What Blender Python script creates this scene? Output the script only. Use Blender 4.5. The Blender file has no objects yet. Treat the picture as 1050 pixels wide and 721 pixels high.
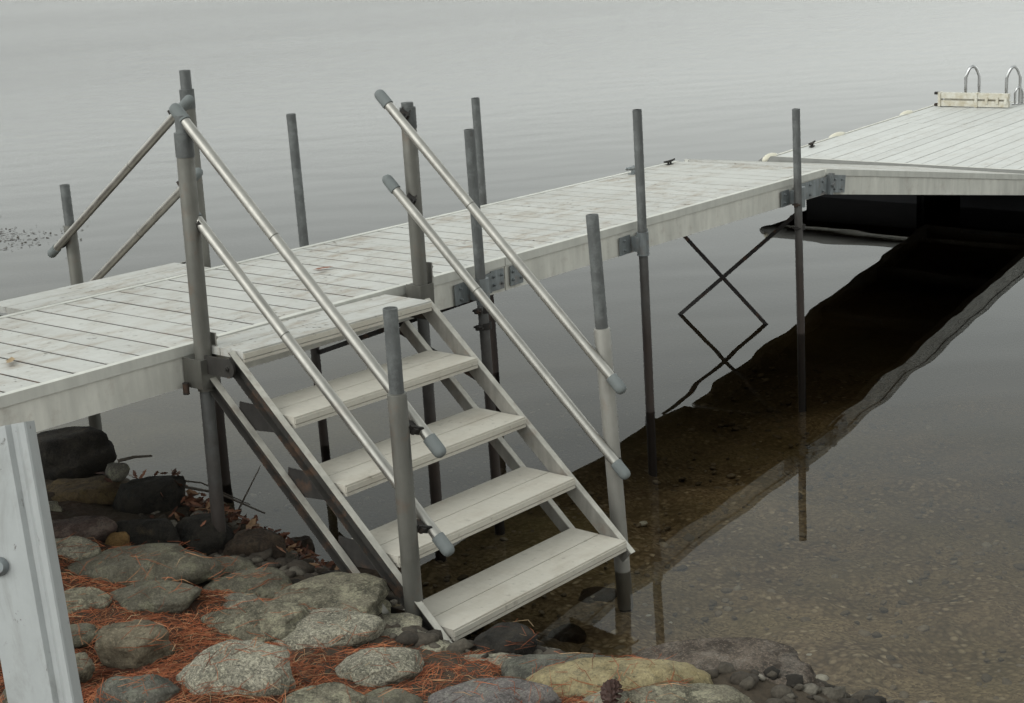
import bpy, bmesh, math, random
from mathutils import Vector, Matrix, Euler, noise
from mathutils.bvhtree import BVHTree
R = math.radians
sc = bpy.context.scene
col = sc.collection
random.seed(7)

# ------------------------------------------------------------------ camera
cd = bpy.data.cameras.new('camera'); cam = bpy.data.objects.new('camera', cd); col.objects.link(cam)
sc.camera = cam
RT = Vector((0.61660351, -0.78455478, -0.06537515)); UP = Vector((0.25621853, 0.12146158, 0.95895732)); FW = Vector((0.74441398, 0.60804677, -0.27591112))
m = Matrix((RT, UP, -FW)).transposed().to_4x4(); m.translation = (-3.21166776, -4.0211764, 2.3750968)
cam.matrix_world = m
cd.sensor_fit = 'HORIZONTAL'; cd.sensor_width = 36; cd.lens = 1574.555 / 1050 * 36
cd.shift_x = -4.39 / 1050; cd.shift_y = -2.15 / 1050
cd.clip_start = .05; cd.clip_end = 3000

# ------------------------------------------------------------------ sky and sun (overcast)
w = bpy.data.worlds.new('World'); sc.world = w; w.use_nodes = True
nt = w.node_tree; nt.nodes.clear()
sky = nt.nodes.new('ShaderNodeTexSky'); sky.sky_type = 'NISHITA'; sky.sun_disc = False
sky.sun_elevation = R(45); sky.sun_rotation = R(-75); sky.air_density = 5; sky.dust_density = 1; sky.ozone_density = 1
hs = nt.nodes.new('ShaderNodeHueSaturation'); hs.inputs['Saturation'].default_value = .04
bg = nt.nodes.new('ShaderNodeBackground'); bg.inputs[1].default_value = .15
wo = nt.nodes.new('ShaderNodeOutputWorld')
tint = nt.nodes.new('ShaderNodeMix'); tint.data_type = 'RGBA'; tint.blend_type = 'MULTIPLY'; tint.inputs[0].default_value = 1; tint.inputs[7].default_value = (.945, 1, .98, 1)
nt.links.new(sky.outputs[0], hs.inputs['Color']); nt.links.new(hs.outputs[0], tint.inputs[6]); nt.links.new(tint.outputs[2], bg.inputs[0]); nt.links.new(bg.outputs[0], wo.inputs[0])
sl = bpy.data.lights.new('sun', 'SUN'); sl.energy = .6; sl.angle = R(35); sl.color = (1, .98, .95)
so = bpy.data.objects.new('sun', sl); col.objects.link(so)
# sun direction: azimuth given clockwise from +Y like the sky's sun_rotation
az, el = R(-75), R(45)
sd = Vector((math.sin(az) * math.cos(el), math.cos(az) * math.cos(el), math.sin(el)))
so.rotation_euler = sd.to_track_quat('Z', 'Y').to_euler()
sc.view_settings.view_transform = 'Standard'; sc.view_settings.look = 'None'
sc.view_settings.exposure = .46; sc.view_settings.gamma = 1; sc.view_settings.use_curve_mapping = False
sc.cycles.max_bounces = 8; sc.cycles.transparent_max_bounces = 12
sc.cycles.caustics_reflective = False; sc.cycles.caustics_refractive = False

# ------------------------------------------------------------------ material helpers
class N:
    def __init__(s, name, rough=.6, metal=0, spec=.5):
        s.m = bpy.data.materials.new(name); s.m.use_nodes = True; s.t = s.m.node_tree
        s.b = s.t.nodes['Principled BSDF']; s.b.inputs['Roughness'].default_value = rough
        s.b.inputs['Metallic'].default_value = metal; s.b.inputs['Specular IOR Level'].default_value = spec
        s.tc = s.t.nodes.new('ShaderNodeTexCoord')
    def n(s, t, **k):
        x = s.t.nodes.new(t)
        for a, v in k.items(): setattr(x, a, v)
        return x
    def l(s, a, b): s.t.links.new(a, b)
    def co(s, which='Object', scale=(1, 1, 1)):
        mp = s.n('ShaderNodeMapping'); mp.inputs['Scale'].default_value = scale
        if which == 'Position':
            g = s.n('ShaderNodeNewGeometry'); s.l(g.outputs['Position'], mp.inputs[0])
        else: s.l(s.tc.outputs[which], mp.inputs[0])
        return mp.outputs[0]
    def noise(s, scale, detail=4, rough=.55, co=None, dist=0):
        x = s.n('ShaderNodeTexNoise'); x.inputs['Scale'].default_value = scale; x.inputs['Detail'].default_value = detail
        x.inputs['Roughness'].default_value = rough; x.inputs['Distortion'].default_value = dist
        s.l(co if co is not None else s.co(), x.inputs['Vector']); return x.outputs[0]
    def vor(s, scale, co=None, out='Distance', feature='F1', rand=1):
        x = s.n('ShaderNodeTexVoronoi', feature=feature); x.inputs['Scale'].default_value = scale; x.inputs['Randomness'].default_value = rand
        s.l(co if co is not None else s.co(), x.inputs['Vector']); return x.outputs[out]
    def ramp(s, f, stops):
        x = s.n('ShaderNodeValToRGB'); e = x.color_ramp.elements
        while len(e) < len(stops): e.new(.5)
        for q, (p, c) in zip(e, stops):
            q.position = p; q.color = (c if isinstance(c, tuple) else (c, c, c)) + (1,)
        s.l(f, x.inputs[0]); return x.outputs[0]
    def mix(s, f, a, b, mode='MIX'):
        x = s.n('ShaderNodeMix', data_type='RGBA', blend_type=mode)
        for i, v in ((0, f), (6, a), (7, b)):
            if isinstance(v, (float, int)): x.inputs[i].default_value = v
            elif isinstance(v, tuple): x.inputs[i].default_value = v + (1,)
            else: s.l(v, x.inputs[i])
        return x.outputs[2]
    def math(s, op, a, b=0.):
        x = s.n('ShaderNodeMath', operation=op)
        for i, v in ((0, a), (1, b)):
            if isinstance(v, (float, int)): x.inputs[i].default_value = v
            else: s.l(v, x.inputs[i])
        return x.outputs[0]
    def bump(s, h, strength=.3, dist=.01, prev=None):
        x = s.n('ShaderNodeBump'); x.inputs['Strength'].default_value = strength; x.inputs['Distance'].default_value = dist
        s.l(h, x.inputs['Height'])
        if prev is not None: s.l(prev, x.inputs['Normal'])
        s.l(x.outputs[0], s.b.inputs['Normal']); return x.outputs[0]
    def base(s, c):
        if isinstance(c, tuple): s.b.inputs['Base Color'].default_value = c + (1,)
        else: s.l(c, s.b.inputs['Base Color'])
        return s

def deck_mat(name, c, dirt=1.):
    k = N(name, .62, 0, .35)
    g = k.n('ShaderNodeNewGeometry')
    isl = k.ramp(g.outputs['Random Per Island'], [(0, tuple(x * .95 for x in c)), (1, tuple(min(1, x * 1.03) for x in c))])
    P = k.co('Position')
    big = k.ramp(k.noise(2.3, 5, .6, P), [(.36, .08), (.62, 1.)])
    grime = k.ramp(k.noise(9, 8, .72, k.co('Position', (.6, 1.5, 1))), [(.46, 0.), (.68, 1.)])
    f = k.math('MULTIPLY', k.math('MULTIPLY', big, grime), .8 * dirt)
    a = k.mix(f, isl, (.23, .17, .11))
    fine = k.ramp(k.noise(70, 4, .7, k.co('Position', (1, .25, 1))), [(.3, .93), (.7, 1.03)])
    a = k.mix(1., a, fine, 'MULTIPLY')
    sp = k.ramp(k.noise(38, 3, .5, P), [(.63, 0.), (.70, 1.)])
    a = k.mix(k.math('MULTIPLY', k.math('MULTIPLY', sp, big), .75 * dirt), a, (.06, .05, .035))
    k.base(a); k.bump(k.noise(60, 5, .6, k.co('Position', (1, .2, 1))), .15, .002)
    k.l(k.ramp(k.noise(5, 4, .6, P), [(.3, .45), (.7, .75)]), k.b.inputs['Roughness'])
    return k.m
def metal_mat(name, c, rough=.45, metal=.6, streak=.35, rust=0., scale=1., dark=.45):
    c = tuple(x * .74 for x in c)
    k = N(name, rough, metal, .5)
    P = k.co('Position')
    v = k.ramp(k.noise(26 * scale, 6, .65, k.co('Position', (1, 1, .16))), [(.3, 1 - streak), (.7, 1.08)])
    a = k.mix(1., tuple(c), v, 'MULTIPLY')
    bl = k.ramp(k.noise(7 * scale, 6, .6, P), [(.42, 0.), (.75, 1.)])
    a = k.mix(k.math('MULTIPLY', bl, dark), a, tuple(x * .45 for x in c))
    if rust:
        r = k.ramp(k.noise(13, 6, .7, P), [(.58 - rust * .12, 0.), (.72 - rust * .1, 1.)])
        a = k.mix(k.math('MULTIPLY', r, min(1, rust)), a, (.16, .075, .035))
    k.base(a); k.bump(k.noise(120, 4, .6, P), .12, .001)
    k.l(k.ramp(k.noise(18, 4, .6, P), [(.3, rough * .8), (.7, min(1, rough * 1.35))]), k.b.inputs['Roughness'])
    return k.m
def pipe_mat(name, c, zr=(0.15, .55)):
    # galvanised pipe rusted at the waterline, with under-dock shade painted into the colour
    k = N(name, .55, .15, .4); c = tuple(x * .72 for x in c)
    g = k.n('ShaderNodeNewGeometry'); sx = k.n('ShaderNodeSeparateXYZ'); k.l(g.outputs['Position'], sx.inputs[0])
    P = k.co('Position')
    a = k.mix(1., tuple(c), k.ramp(k.noise(30, 6, .65, k.co('Position', (1, 1, .3))), [(.3, .65), (.7, 1.15)]), 'MULTIPLY')
    a = k.mix(k.math('MULTIPLY', k.ramp(k.noise(14, 8, .75, P), [(.48, 0.), (.62, 1.)]), .6), a, (.15, .158, .155))
    a = k.mix(k.ramp(k.noise(30, 6, .8, k.co('Position', (1, 1, .25))), [(.60, 0.), (.70, .7)]), a, (.045, .036, .03))
    z = k.math('ADD', sx.outputs[2], k.math('MULTIPLY', k.noise(6, 4, .6, P), .3))
    mr = k.n('ShaderNodeMapRange'); mr.inputs[1].default_value = zr[0]; mr.inputs[2].default_value = zr[1]; mr.inputs[3].default_value = 1; mr.inputs[4].default_value = 0
    k.l(z, mr.inputs[0])
    rust = k.mix(k.noise(22, 5, .7, P), (.018, .017, .015), (.052, .034, .027))  # waterline rust colour, also used for the painted shade below the deck
    a = k.mix(mr.outputs[0], a, rust)
    k.base(a); k.bump(k.noise(90, 4, .6, P), .2, .001); return k.m
def rock_mat(name, c1, c2, lichen=(.45, .48, .36), la=.35, speck=.4, dark=(.03, .03, .028)):
    k = N(name, .88, 0, .25); c1, c2, lichen = [tuple(x * g_ for x, g_ in zip(q, (1.0, .95, .88))) for q in (c1, c2, lichen)]; _ = [tuple(x * .9 for x in q) for q in (c1, c2, lichen)]
    P = k.co('Position'); 
    a = k.mix(k.ramp(k.noise(8, 10, .78, P, .5), [(.42, 0.), (.56, 1.)]), c1, c2)
    a = k.mix(k.math('MULTIPLY', k.ramp(k.noise(14, 10, .8, P, .4), [(.50, 0.), (.57, 1.)]), min(1, la * 1.5)), a, lichen)
    a = k.mix(k.math('MULTIPLY', k.ramp(k.noise(150, 3, .8, P), [(.44, 1.), (.56, 0.)]), speck * .75), a, dark)
    a = k.mix(k.math('MULTIPLY', k.ramp(k.noise(110, 2, .8, k.co('Position', (1.1, .9, 1))), [(.56, 0.), (.64, 1.)]), speck * .8), a, tuple(min(1, x * 1.7) for x in c2))
    a = k.mix(k.math('MULTIPLY', k.ramp(k.noise(19, 9, .78, P, 1.6), [(.56, 0.), (.66, 1.)]), .8), a, dark)
    a = k.mix(k.ramp(k.noise(9, 8, .7, k.co('Position', (1.2, .8, 1))), [(.62, 0.), (.74, .5)]), a, (.12, .085, .05))
    k.base(a)
    cr = k.vor(7, k.co('Position'), 'Distance', 'DISTANCE_TO_EDGE')
    b0 = k.bump(k.noise(9, 6, .6, P, .6), .8, .05)
    b1 = k.bump(k.noise(24, 12, .78, P, .4), 1., .022, b0)
    k.bump(k.noise(140, 5, .8, P), .6, .004, b1)
    return k.m

M = {}
M['deck'] = deck_mat('weathered white decking', (.45, .445, .42), 1.1)
M['float_deck'] = deck_mat('float decking', (.51, .51, .49), .4)
M['tread'] = deck_mat('tan tread boards', (.49, .46, .40), .4)
M['fascia'] = metal_mat('mill aluminium fascia', (.86, .84, .765), .6, .1, .22, .22, .5, .3)
M['lip'] = metal_mat('aluminium rail cap', (.74, .73, .67), .6, .1, .15, 0, .6, .15)
M['alum'] = metal_mat('anodised aluminium', (.50, .48, .44), .36, .75, .22, .15, .7, .3)
M['sleeve'] = metal_mat('dull aluminium sleeve', (.20, .193, .17), .5, .45, .3, .25, .6, .4)
M['sleeve_light'] = metal_mat('pale aluminium sleeve', (.37, .355, .32), .5, .4, .25, .25, .6, .3)
M['edge'] = metal_mat('bright top edge', (.66, .63, .56), .5, .3, .3, .35, 1., .35)  # paler strip along the stringer tops
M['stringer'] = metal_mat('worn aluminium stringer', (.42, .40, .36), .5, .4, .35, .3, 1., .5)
M['stringer_dark'] = metal_mat('shaded dark stringer', (.045, .04, .034), .85, 0, .4, .4, 1., .5)  # shade inside the open left channels put into a darker colour
M['dark'] = metal_mat('dark stained aluminium', (.03, .026, .023), .85, 0., .4, .3, 1., .5)
M['pipe'] = pipe_mat('galvanised pipe', (.125, .13, .128), (.50, 1.2))
M['galv'] = metal_mat('galvanised plate', (.36, .39, .40), .45, .6, .45, .35, 1.5, .5)
M['brace'] = metal_mat('black iron brace', (.035, .03, .028), .7, .2, .4, .5, 1., .3)
M['beam'] = metal_mat('under deck beam', (.22, .2, .17), .7, .1, .4, .5, 1., .5)
M['chrome'] = metal_mat('stainless tube', (.66, .66, .66), .2, 1., .1, 0, 1., .2)
k = N('grey rubber cap', .7, 0, .3); k.base(k.mix(k.noise(20, 5, .6, k.co('Position')), (.11, .12, .12), (.175, .19, .188))); M['cap'] = k.m
k = N('black float plastic', .8, 0, .1); k.base(k.mix(k.noise(8, 4, .6, k.co('Position')), (.006, .006, .007), (.014, .014, .015))); M['drum'] = k.m
k = N('cream vinyl', .45, 0, .4); k.base(k.mix(k.noise(30, 5, .7, k.co('Position')), (.62, .59, .49), (.54, .5, .4))); M['cream'] = k.m
k = N('old white plastic', .5, 0, .4); k.base(k.mix(k.ramp(k.noise(12, 6, .7, k.co('Position')), [(.45, 0.), (.75, 1.)]), (.54, .52, .46), (.33, .28, .18))); M['plastic'] = k.m
k = N('grey rubber bumper', .7, 0, .3); k.base(k.mix(k.noise(14, 5, .6, k.co('Position')), (.13, .13, .12), (.2, .197, .185))); M['bumper'] = k.m
k = N('scratched white aluminium', .5, .1, .5)
a = k.mix(1., (.36, .372, .37), k.ramp(k.noise(40, 8, .7, k.co('Object', (1, 1, .5))), [(.3, .9), (.7, 1.05)]), 'MULTIPLY')
a = k.mix(k.ramp(k.noise(9, 7, .7, k.co('Object', (1.6, 1.6, .5)), .6), [(.50, 0.), (.66, .55)]), a, (.19, .185, .17))
a = k.mix(k.ramp(k.noise(34, 6, .75, k.co('Object', (1, 1, .6)), .8), [(.63, 0.), (.68, .9)]), a, (.045, .03, .02))
a = k.mix(k.ramp(k.noise(60, 3, .6, k.co('Object', (3, 3, .12)), .2), [(.66, 0.), (.70, .2)]), a, (.45, .45, .44))
k.base(a); k.bump(k.noise(80, 6, .7, k.co('Object')), .3, .001); M['beam_white'] = k.m

ROCK = {
 'dark': rock_mat('shade darkened rock', (.014, .013, .012), (.038, .034, .03), (.09, .08, .06), .15, .3),  # shade under dock and stairs put into the rock colour
 'brown': rock_mat('brown mossy rock', (.06, .045, .03), (.15, .11, .065), (.2, .15, .07), .4, .3),
 'grey': rock_mat('grey rock', (.13, .13, .12), (.22, .21, .19), la=.3),
 'purple': rock_mat('purple brown rock', (.075, .05, .045), (.15, .11, .10), (.35, .32, .28), .15, .3),
 'pale': rock_mat('pale lichen rock', (.16, .155, .13), (.35, .335, .28), (.52, .51, .40), .5, .45),
 'ochre': rock_mat('ochre rock', (.16, .09, .035), (.27, .17, .07), (.3, .2, .1), .3, .3),
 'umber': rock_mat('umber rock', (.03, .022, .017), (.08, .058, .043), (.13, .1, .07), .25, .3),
 'green': rock_mat('grey green rock', (.115, .108, .085), (.19, .182, .148), (.28, .28, .2), .35, .4),
 'greygreen': rock_mat('lichen grey rock', (.11, .105, .08), (.27, .255, .2), (.46, .45, .34), .5, .5),
 'granite': rock_mat('speckled granite', (.26, .255, .21), (.44, .425, .36), (.55, .54, .44), .4, .75),
 'sand': rock_mat('brown layered rock', (.13, .115, .085), (.25, .22, .165), (.3, .27, .2), .3, .4),
 'violet': rock_mat('violet grey rock', (.13, .12, .125), (.25, .235, .24), (.36, .37, .33), .3, .55),
 'slate': rock_mat('slate grey rock', (.085, .087, .078), (.18, .178, .16), (.27, .29, .24), .3, .45),
 'tan': rock_mat('yellow tan rock', (.33, .28, .16), (.48, .42, .26), (.13, .13, .1), .35, .25),
 'rubble': rock_mat('rough brown rock', (.07, .055, .045), (.2, .165, .14), (.36, .33, .3), .25, .6),
}

# ------------------------------------------------------------------ object helpers
def link(name, bm, mat, parent=None, smooth=False, bevel=0):
    me = bpy.data.meshes.new(name)
    if bevel:
        try: bmesh.ops.bevel(bm, geom=[e for e in bm.edges if e.calc_face_angle(0) > .6], offset=bevel, segments=2, affect='EDGES', profile=.5)
        except Exception: pass
    bmesh.ops.recalc_face_normals(bm, faces=bm.faces)
    bm.to_mesh(me); bm.free(); o = bpy.data.objects.new(name, me); col.objects.link(o)
    me.materials.append(mat)
    if smooth:
        for p in me.polygons: p.use_smooth = True
        try: me.set_sharp_from_angle(angle=R(40))
        except Exception: pass
    if parent: o.parent = parent
    return o
def tag(o, label, cat, group=None, kind=None):
    if label: o['label'] = label
    if cat: o['category'] = cat
    if group: o['group'] = group
    if kind: o['kind'] = kind
    return o
def thing(name, mat, label, cat, group=None):
    o = bpy.data.objects.new(name, None); col.objects.link(o); o.matrix_world = mat; o.empty_display_size = .1
    return tag(o, label, cat, group)
def kids(o): return [c for c in bpy.data.objects if c.parent == o]
def copy_tree(o, parent=None):
    c = o.copy(); col.objects.link(c)
    if parent: c.parent = parent
    for ch in kids(o): copy_tree(ch, c)
    return c
def bx(bm, x0, x1, y0, y1, z0, z1):
    v = [bm.verts.new(p) for p in ((x0, y0, z0), (x1, y0, z0), (x1, y1, z0), (x0, y1, z0), (x0, y0, z1), (x1, y0, z1), (x1, y1, z1), (x0, y1, z1))]
    for f in ((0, 3, 2, 1), (4, 5, 6, 7), (0, 1, 5, 4), (1, 2, 6, 5), (2, 3, 7, 6), (3, 0, 4, 7)): bm.faces.new([v[i] for i in f])
    return v
def obox(bm, a, b, wv, hv):
    """box along a->b with cross section half vectors wv and hv"""
    a, b, wv, hv = map(Vector, (a, b, wv, hv))
    v = [bm.verts.new(p) for p in (a - wv - hv, b - wv - hv, b + wv - hv, a + wv - hv, a - wv + hv, b - wv + hv, b + wv + hv, a + wv + hv)]
    for f in ((0, 3, 2, 1), (4, 5, 6, 7), (0, 1, 5, 4), (1, 2, 6, 5), (2, 3, 7, 6), (3, 0, 4, 7)): bm.faces.new([v[i] for i in f])
def tube(bm, pts, r, seg=16, cap=True, hollow=0.):
    pts = [Vector(p) for p in pts]; rr = r if isinstance(r, (list, tuple)) else [r] * len(pts); rings = []
    prev = None
    for i, p in enumerate(pts):
        d = (pts[min(i + 1, len(pts) - 1)] - pts[max(i - 1, 0)])
        if d.length < 1e-7: d = prev_d
        d.normalize(); prev_d = d
        if prev is None: u = d.orthogonal().normalized()
        else: u = (prev - d * prev.dot(d)).normalized()
        prev = u; vv = d.cross(u)
        rings.append([bm.verts.new(p + (u * math.cos(2 * math.pi * k / seg) + vv * math.sin(2 * math.pi * k / seg)) * rr[i]) for k in range(seg)])
    for a, b in zip(rings, rings[1:]):
        for k in range(seg): bm.faces.new((a[k], a[(k + 1) % seg], b[(k + 1) % seg], b[k]))
    if cap: bm.faces.new(rings[0][::-1]); bm.faces.new(rings[-1])
def pipe_open(bm, a, b, r, t=.004, seg=18):
    """pipe from bottom a to open top b"""
    a, b = Vector(a), Vector(b); d = (b - a).normalized()
    tube(bm, [a, b - d * .003, b, b, b - d * .06], [r, r, r - .001, r - t, r - t], seg)
def ball(bm, c, r, sub=2, sc3=(1, 1, 1)):
    q = bmesh.ops.create_icosphere(bm, subdivisions=sub, radius=r)
    for v in q['verts']: v.co = Vector((v.co.x * sc3[0], v.co.y * sc3[1], v.co.z * sc3[2])) + Vector(c)
def bolt(bm, c, d, r=.009, h=.008):
    c, d = Vector(c), Vector(d).normalized(); tube(bm, [c, c + d * h], r, 6); tube(bm, [c + d * h, c + d * (h + .006)], r * .55, 8)
NB = bmesh.new

# ------------------------------------------------------------------ terrain, lake bed, water
def lerp(xs_, v, x):
    if x <= xs_[0]: return v[0]
    for i in range(len(xs_) - 1):
        if x <= xs_[i + 1]:
            t = (x - xs_[i]) / (xs_[i + 1] - xs_[i]); return v[i] * (1 - t) + v[i + 1] * t
    return v[-1]
def shore(y): return lerp([-6, -2.5, -1.94, -1.5, -1.1, -.1, .35, 1.15, 1.7, 3, 6], [.9, .6, .47, .36, .30, .45, .55, .66, .72, .8, 1.0], y)
def tz(x, y):
    s = shore(y) - x
    if s > 0: return .75 * s if s < .4 else (.30 + .22 * (s - .4) if s < 1.2 else .476 + .09 * (s - 1.2) if s < 12 else 1.45)
    s = -s
    return -.4 * s if s < .35 else max(-.14 - .10 * (s - .35), -3.2)
_tz = tz
def tz(x, y):
    q = ((x - .06) / .26) ** 2 + ((y + 1.0) / .34) ** 2
    return _tz(x, y) - .13 * math.exp(-q)
def axis(lo, hi, fine_lo, fine_hi, step, grow=1.25):
    a = []; x = fine_lo
    while x <= fine_hi: a.append(x); x += step
    s = step; x = a[-1]
    while x < hi: s *= grow; x += s; a.append(min(x, hi))
    s = step; x = a[0]
    while x > lo: s *= grow; x -= s; a.insert(0, max(x, lo))
    return a
X = axis(-900, 1500, -2.2, 3.5, .045); Y = axis(-900, 1500, -3.2, 2.6, .045)
bm = NB(); G = []
for y in Y:
    row = []
    for x in X:
        z = tz(x, y)
        near = abs(x) < 6 and abs(y) < 7
        if near: z += .05 * (noise.fractal(Vector((x * 2.2, y * 2.2, 0)), 1., 2., 5)) + .012 * noise.noise(Vector((x * 14, y * 14, 3)))
        row.append(bm.verts.new((x, y, z)))
    G.append(row)
for j in range(len(Y) - 1):
    for i in range(len(X) - 1): bm.faces.new((G[j][i], G[j][i + 1], G[j + 1][i + 1], G[j + 1][i]))
k = N('shore soil and gravel bed', .95, 0, .2)
P = k.co('Position'); g = k.n('ShaderNodeNewGeometry'); sx = k.n('ShaderNodeSeparateXYZ'); k.l(g.outputs['Position'], sx.inputs[0])
needle = k.mix(k.noise(60, 6, .8, k.co('Position', (1, 1.6, 1)), 1.5), (.022, .010, .007), (.095, .036, .02))
soil = k.mix(k.ramp(k.noise(5, 5, .7, P), [(.4, 0.), (.6, 1.)]), needle, (.045, .03, .02))
mrz = k.n('ShaderNodeMapRange'); mrz.inputs[1].default_value = .36; mrz.inputs[2].default_value = .44; k.l(sx.outputs[2], mrz.inputs[0])
soil = k.mix(mrz.outputs[0], k.mix(k.noise(30, 8, .75, P), (.03, .024, .018), (.09, .07, .05)), soil)
vc = k.n('ShaderNodeTexVoronoi'); vc.inputs['Scale'].default_value = 40; k.l(k.co('Position'), vc.inputs['Vector'])
pc = k.n('ShaderNodeSeparateColor'); k.l(vc.outputs['Color'], pc.inputs[0])
peb = k.ramp(pc.outputs[0], [(0, (.10, .075, .05)), (.35, (.17, .13, .085)), (.7, (.23, .185, .13)), (.93, (.32, .27, .2)), (1, (.5, .45, .36))])
peb = k.mix(k.ramp(vc.outputs['Distance'], [(.3, 0.), (.75, 1.)]), peb, (.085, .062, .04))
vc2 = k.n('ShaderNodeTexVoronoi'); vc2.inputs['Scale'].default_value = 90; k.l(k.co('Position'), vc2.inputs['Vector'])
pc2 = k.n('ShaderNodeSeparateColor'); k.l(vc2.outputs['Color'], pc2.inputs[0])
peb2 = k.ramp(pc2.outputs[1], [(0, (.09, .065, .04)), (.5, (.17, .135, .09)), (1, (.27, .22, .15))])
bed = k.mix(k.ramp(k.noise(4, 5, .6, P), [(.42, 0.), (.6, 1.)]), peb, peb2)
bed = k.mix(1., bed, k.ramp(k.noise(1.6, 5, .65, P), [(.3, .55), (.7, 1.2)]), 'MULTIPLY')
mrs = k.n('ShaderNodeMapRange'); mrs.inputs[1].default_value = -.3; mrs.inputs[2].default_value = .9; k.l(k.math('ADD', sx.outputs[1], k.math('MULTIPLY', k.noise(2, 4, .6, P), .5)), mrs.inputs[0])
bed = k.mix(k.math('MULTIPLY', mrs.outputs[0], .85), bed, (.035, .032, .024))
algae = k.ramp(k.noise(.9, 4, .6, P), [(.4, 0.), (.65, .5)])
bed = k.mix(algae, bed, (.12, .11, .055)); bed = k.mix(1., bed, (1.95, 1.85, 1.75), 'MULTIPLY')
mr = k.n('ShaderNodeMapRange'); mr.inputs[1].default_value = .02; mr.inputs[2].default_value = .14; k.l(sx.outputs[2], mr.inputs[0])
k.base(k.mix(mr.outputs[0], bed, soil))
b1 = k.bump(vc.outputs['Distance'], .5, .02); k.bump(k.noise(70, 6, .7, P), .5, .008, b1)
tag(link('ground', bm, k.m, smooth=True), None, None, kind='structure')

k = N('lake water'); t = k.t; t.nodes.remove(k.b)
out = [n for n in t.nodes if n.type == 'OUTPUT_MATERIAL'][0]
P1 = k.co('Position')
gN = k.n('ShaderNodeNewGeometry'); sp = k.n('ShaderNodeSeparateXYZ'); k.l(gN.outputs['Position'], sp.inputs[0])
dist = k.math('ADD', k.math('MULTIPLY', sp.outputs[0], .45), sp.outputs[1])          # the open lake lies this way
def mrange(v, a, b, c, d):
    x = k.n('ShaderNodeMapRange'); 
    for q, val in zip((1, 2, 3, 4), (a, b, c, d)): x.inputs[q].default_value = val
    k.l(v, x.inputs[0]); return x.outputs[0]
vr = k.n('ShaderNodeVectorRotate', rotation_type='Z_AXIS'); vr.inputs['Angle'].default_value = R(48); k.l(P1, vr.inputs['Vector'])
def st_(sc_):
    mp = k.n('ShaderNodeMapping'); mp.inputs['Scale'].default_value = sc_; k.l(vr.outputs[0], mp.inputs[0]); return mp.outputs[0]
wind = k.ramp(k.noise(.13, 4, .6, st_((.35, 1.2, 1))), [(.38, .78), (.62, 1.)])
swell = k.math('MULTIPLY', k.noise(1.9, 0, .4, st_((.7, 1.3, 1)), .2), mrange(dist, 6, 40, .05, .30))
chop = k.math('MULTIPLY', k.noise(7, 5, .68, st_((.75, 1.3, 1))), k.math('MULTIPLY', wind, mrange(dist, 9, 34, .0, .26)))
h = k.math('ADD', swell, chop)
bp = k.n('ShaderNodeBump'); bp.inputs['Strength'].default_value = 1.; bp.inputs['Distance'].default_value = .045; k.l(h, bp.inputs['Height'])
fr = k.n('ShaderNodeFresnel'); fr.inputs['IOR'].default_value = 1.333; k.l(bp.outputs[0], fr.inputs['Normal'])
gl = k.n('ShaderNodeBsdfGlossy'); gl.inputs['Roughness'].default_value = .004; k.l(bp.outputs[0], gl.inputs['Normal'])
tr = k.n('ShaderNodeBsdfTransparent'); tr.inputs[0].default_value = (.93, .92, .88, 1)
mx = k.n('ShaderNodeMixShader'); k.l(fr.outputs[0], mx.inputs[0]); k.l(tr.outputs[0], mx.inputs[1]); k.l(gl.outputs[0], mx.inputs[2])
k.l(mx.outputs[0], out.inputs['Surface'])
va = k.n('ShaderNodeVolumeAbsorption'); va.inputs['Color'].default_value = (.50, .45, .36, 1); va.inputs['Density'].default_value = 1.6
k.l(va.outputs[0], out.inputs['Volume'])
bm = NB(); bx(bm, -40, 1400, -850, 1400, -3.6, 0)
tag(link('water', bm, k.m), None, None, kind='structure')

# ------------------------------------------------------------------ dock sections
TILT = .0405
def frame_at(x, y, z, tilt=TILT, yaw=0.):
    return Matrix.Translation((x, y, z)) @ Euler((0, tilt, 0)).to_matrix().to_4x4() @ Euler((0, 0, yaw)).to_matrix().to_4x4()
def section(mw, L, W, label, cat, seam=.127, gap=.0105, group='wooden look dock sections', name='dock_section', edge_from=0, phase=0.):
    t = thing(name, mw, label, cat, group)
    bm = NB(); x = phase
    i = 0
    while x < L - .02:
        x1 = min(x + seam - gap, L - .002); j = random.uniform(-.0008, .0008)
        if x1 - max(x, 0) > .02: bx(bm, max(x, .002), x1, .03, W - .03, -.024, 0 + j)
        x += seam
    link('decking', bm, M['deck'], t, bevel=.0012)
    for s, y0 in ((-1, 0), (1, W)):
        bm = NB()
        # lip (proud, rounded top) then the lower channel
        bx(bm, 0, L, *sorted((y0 - s * 0., y0 - s * .028)), -.034, .002)
        link('rail_cap', bm, M['lip'], t, bevel=.004)
        bm = NB(); bx(bm, .001, L - .001, *sorted((y0 - s * .006, y0 - s * .026)), -.142, -.0345)
        bx(bm, .001, L - .001, *sorted((y0 - s * .0265, y0 - s * .06)), -.142, -.136)
        link('side_rail', bm, M['fascia'], t, bevel=.0015)
    for xx in (.001, L - .026):
        bm = NB(); bx(bm, xx, xx + .025, .0275, W - .0275, -.14, -.0305); link('end_beam', bm, M['beam'], t)
    bm = NB(); bx(bm, .03, L - .03, .031, W - .031, -.0295, -.0022); link('seam_shade', bm, M['brace'], t)  # black sheet just under the board tops, stands in for seam shade
    n = max(2, int(L / .75))
    for i in range(1, n):
        bm = NB(); xx = L * i / n; bx(bm, xx - .02, xx + .02, .0275, W - .0275, -.12, -.0305)
        link('cross_beam', bm, M['beam'], t)
    return t
def deckz(x, y=0): return 1.0297 - math.tan(TILT) * x
JX = 1.68; EX = 4.57; X0 = -2.35
CO = math.cos(TILT)
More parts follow.
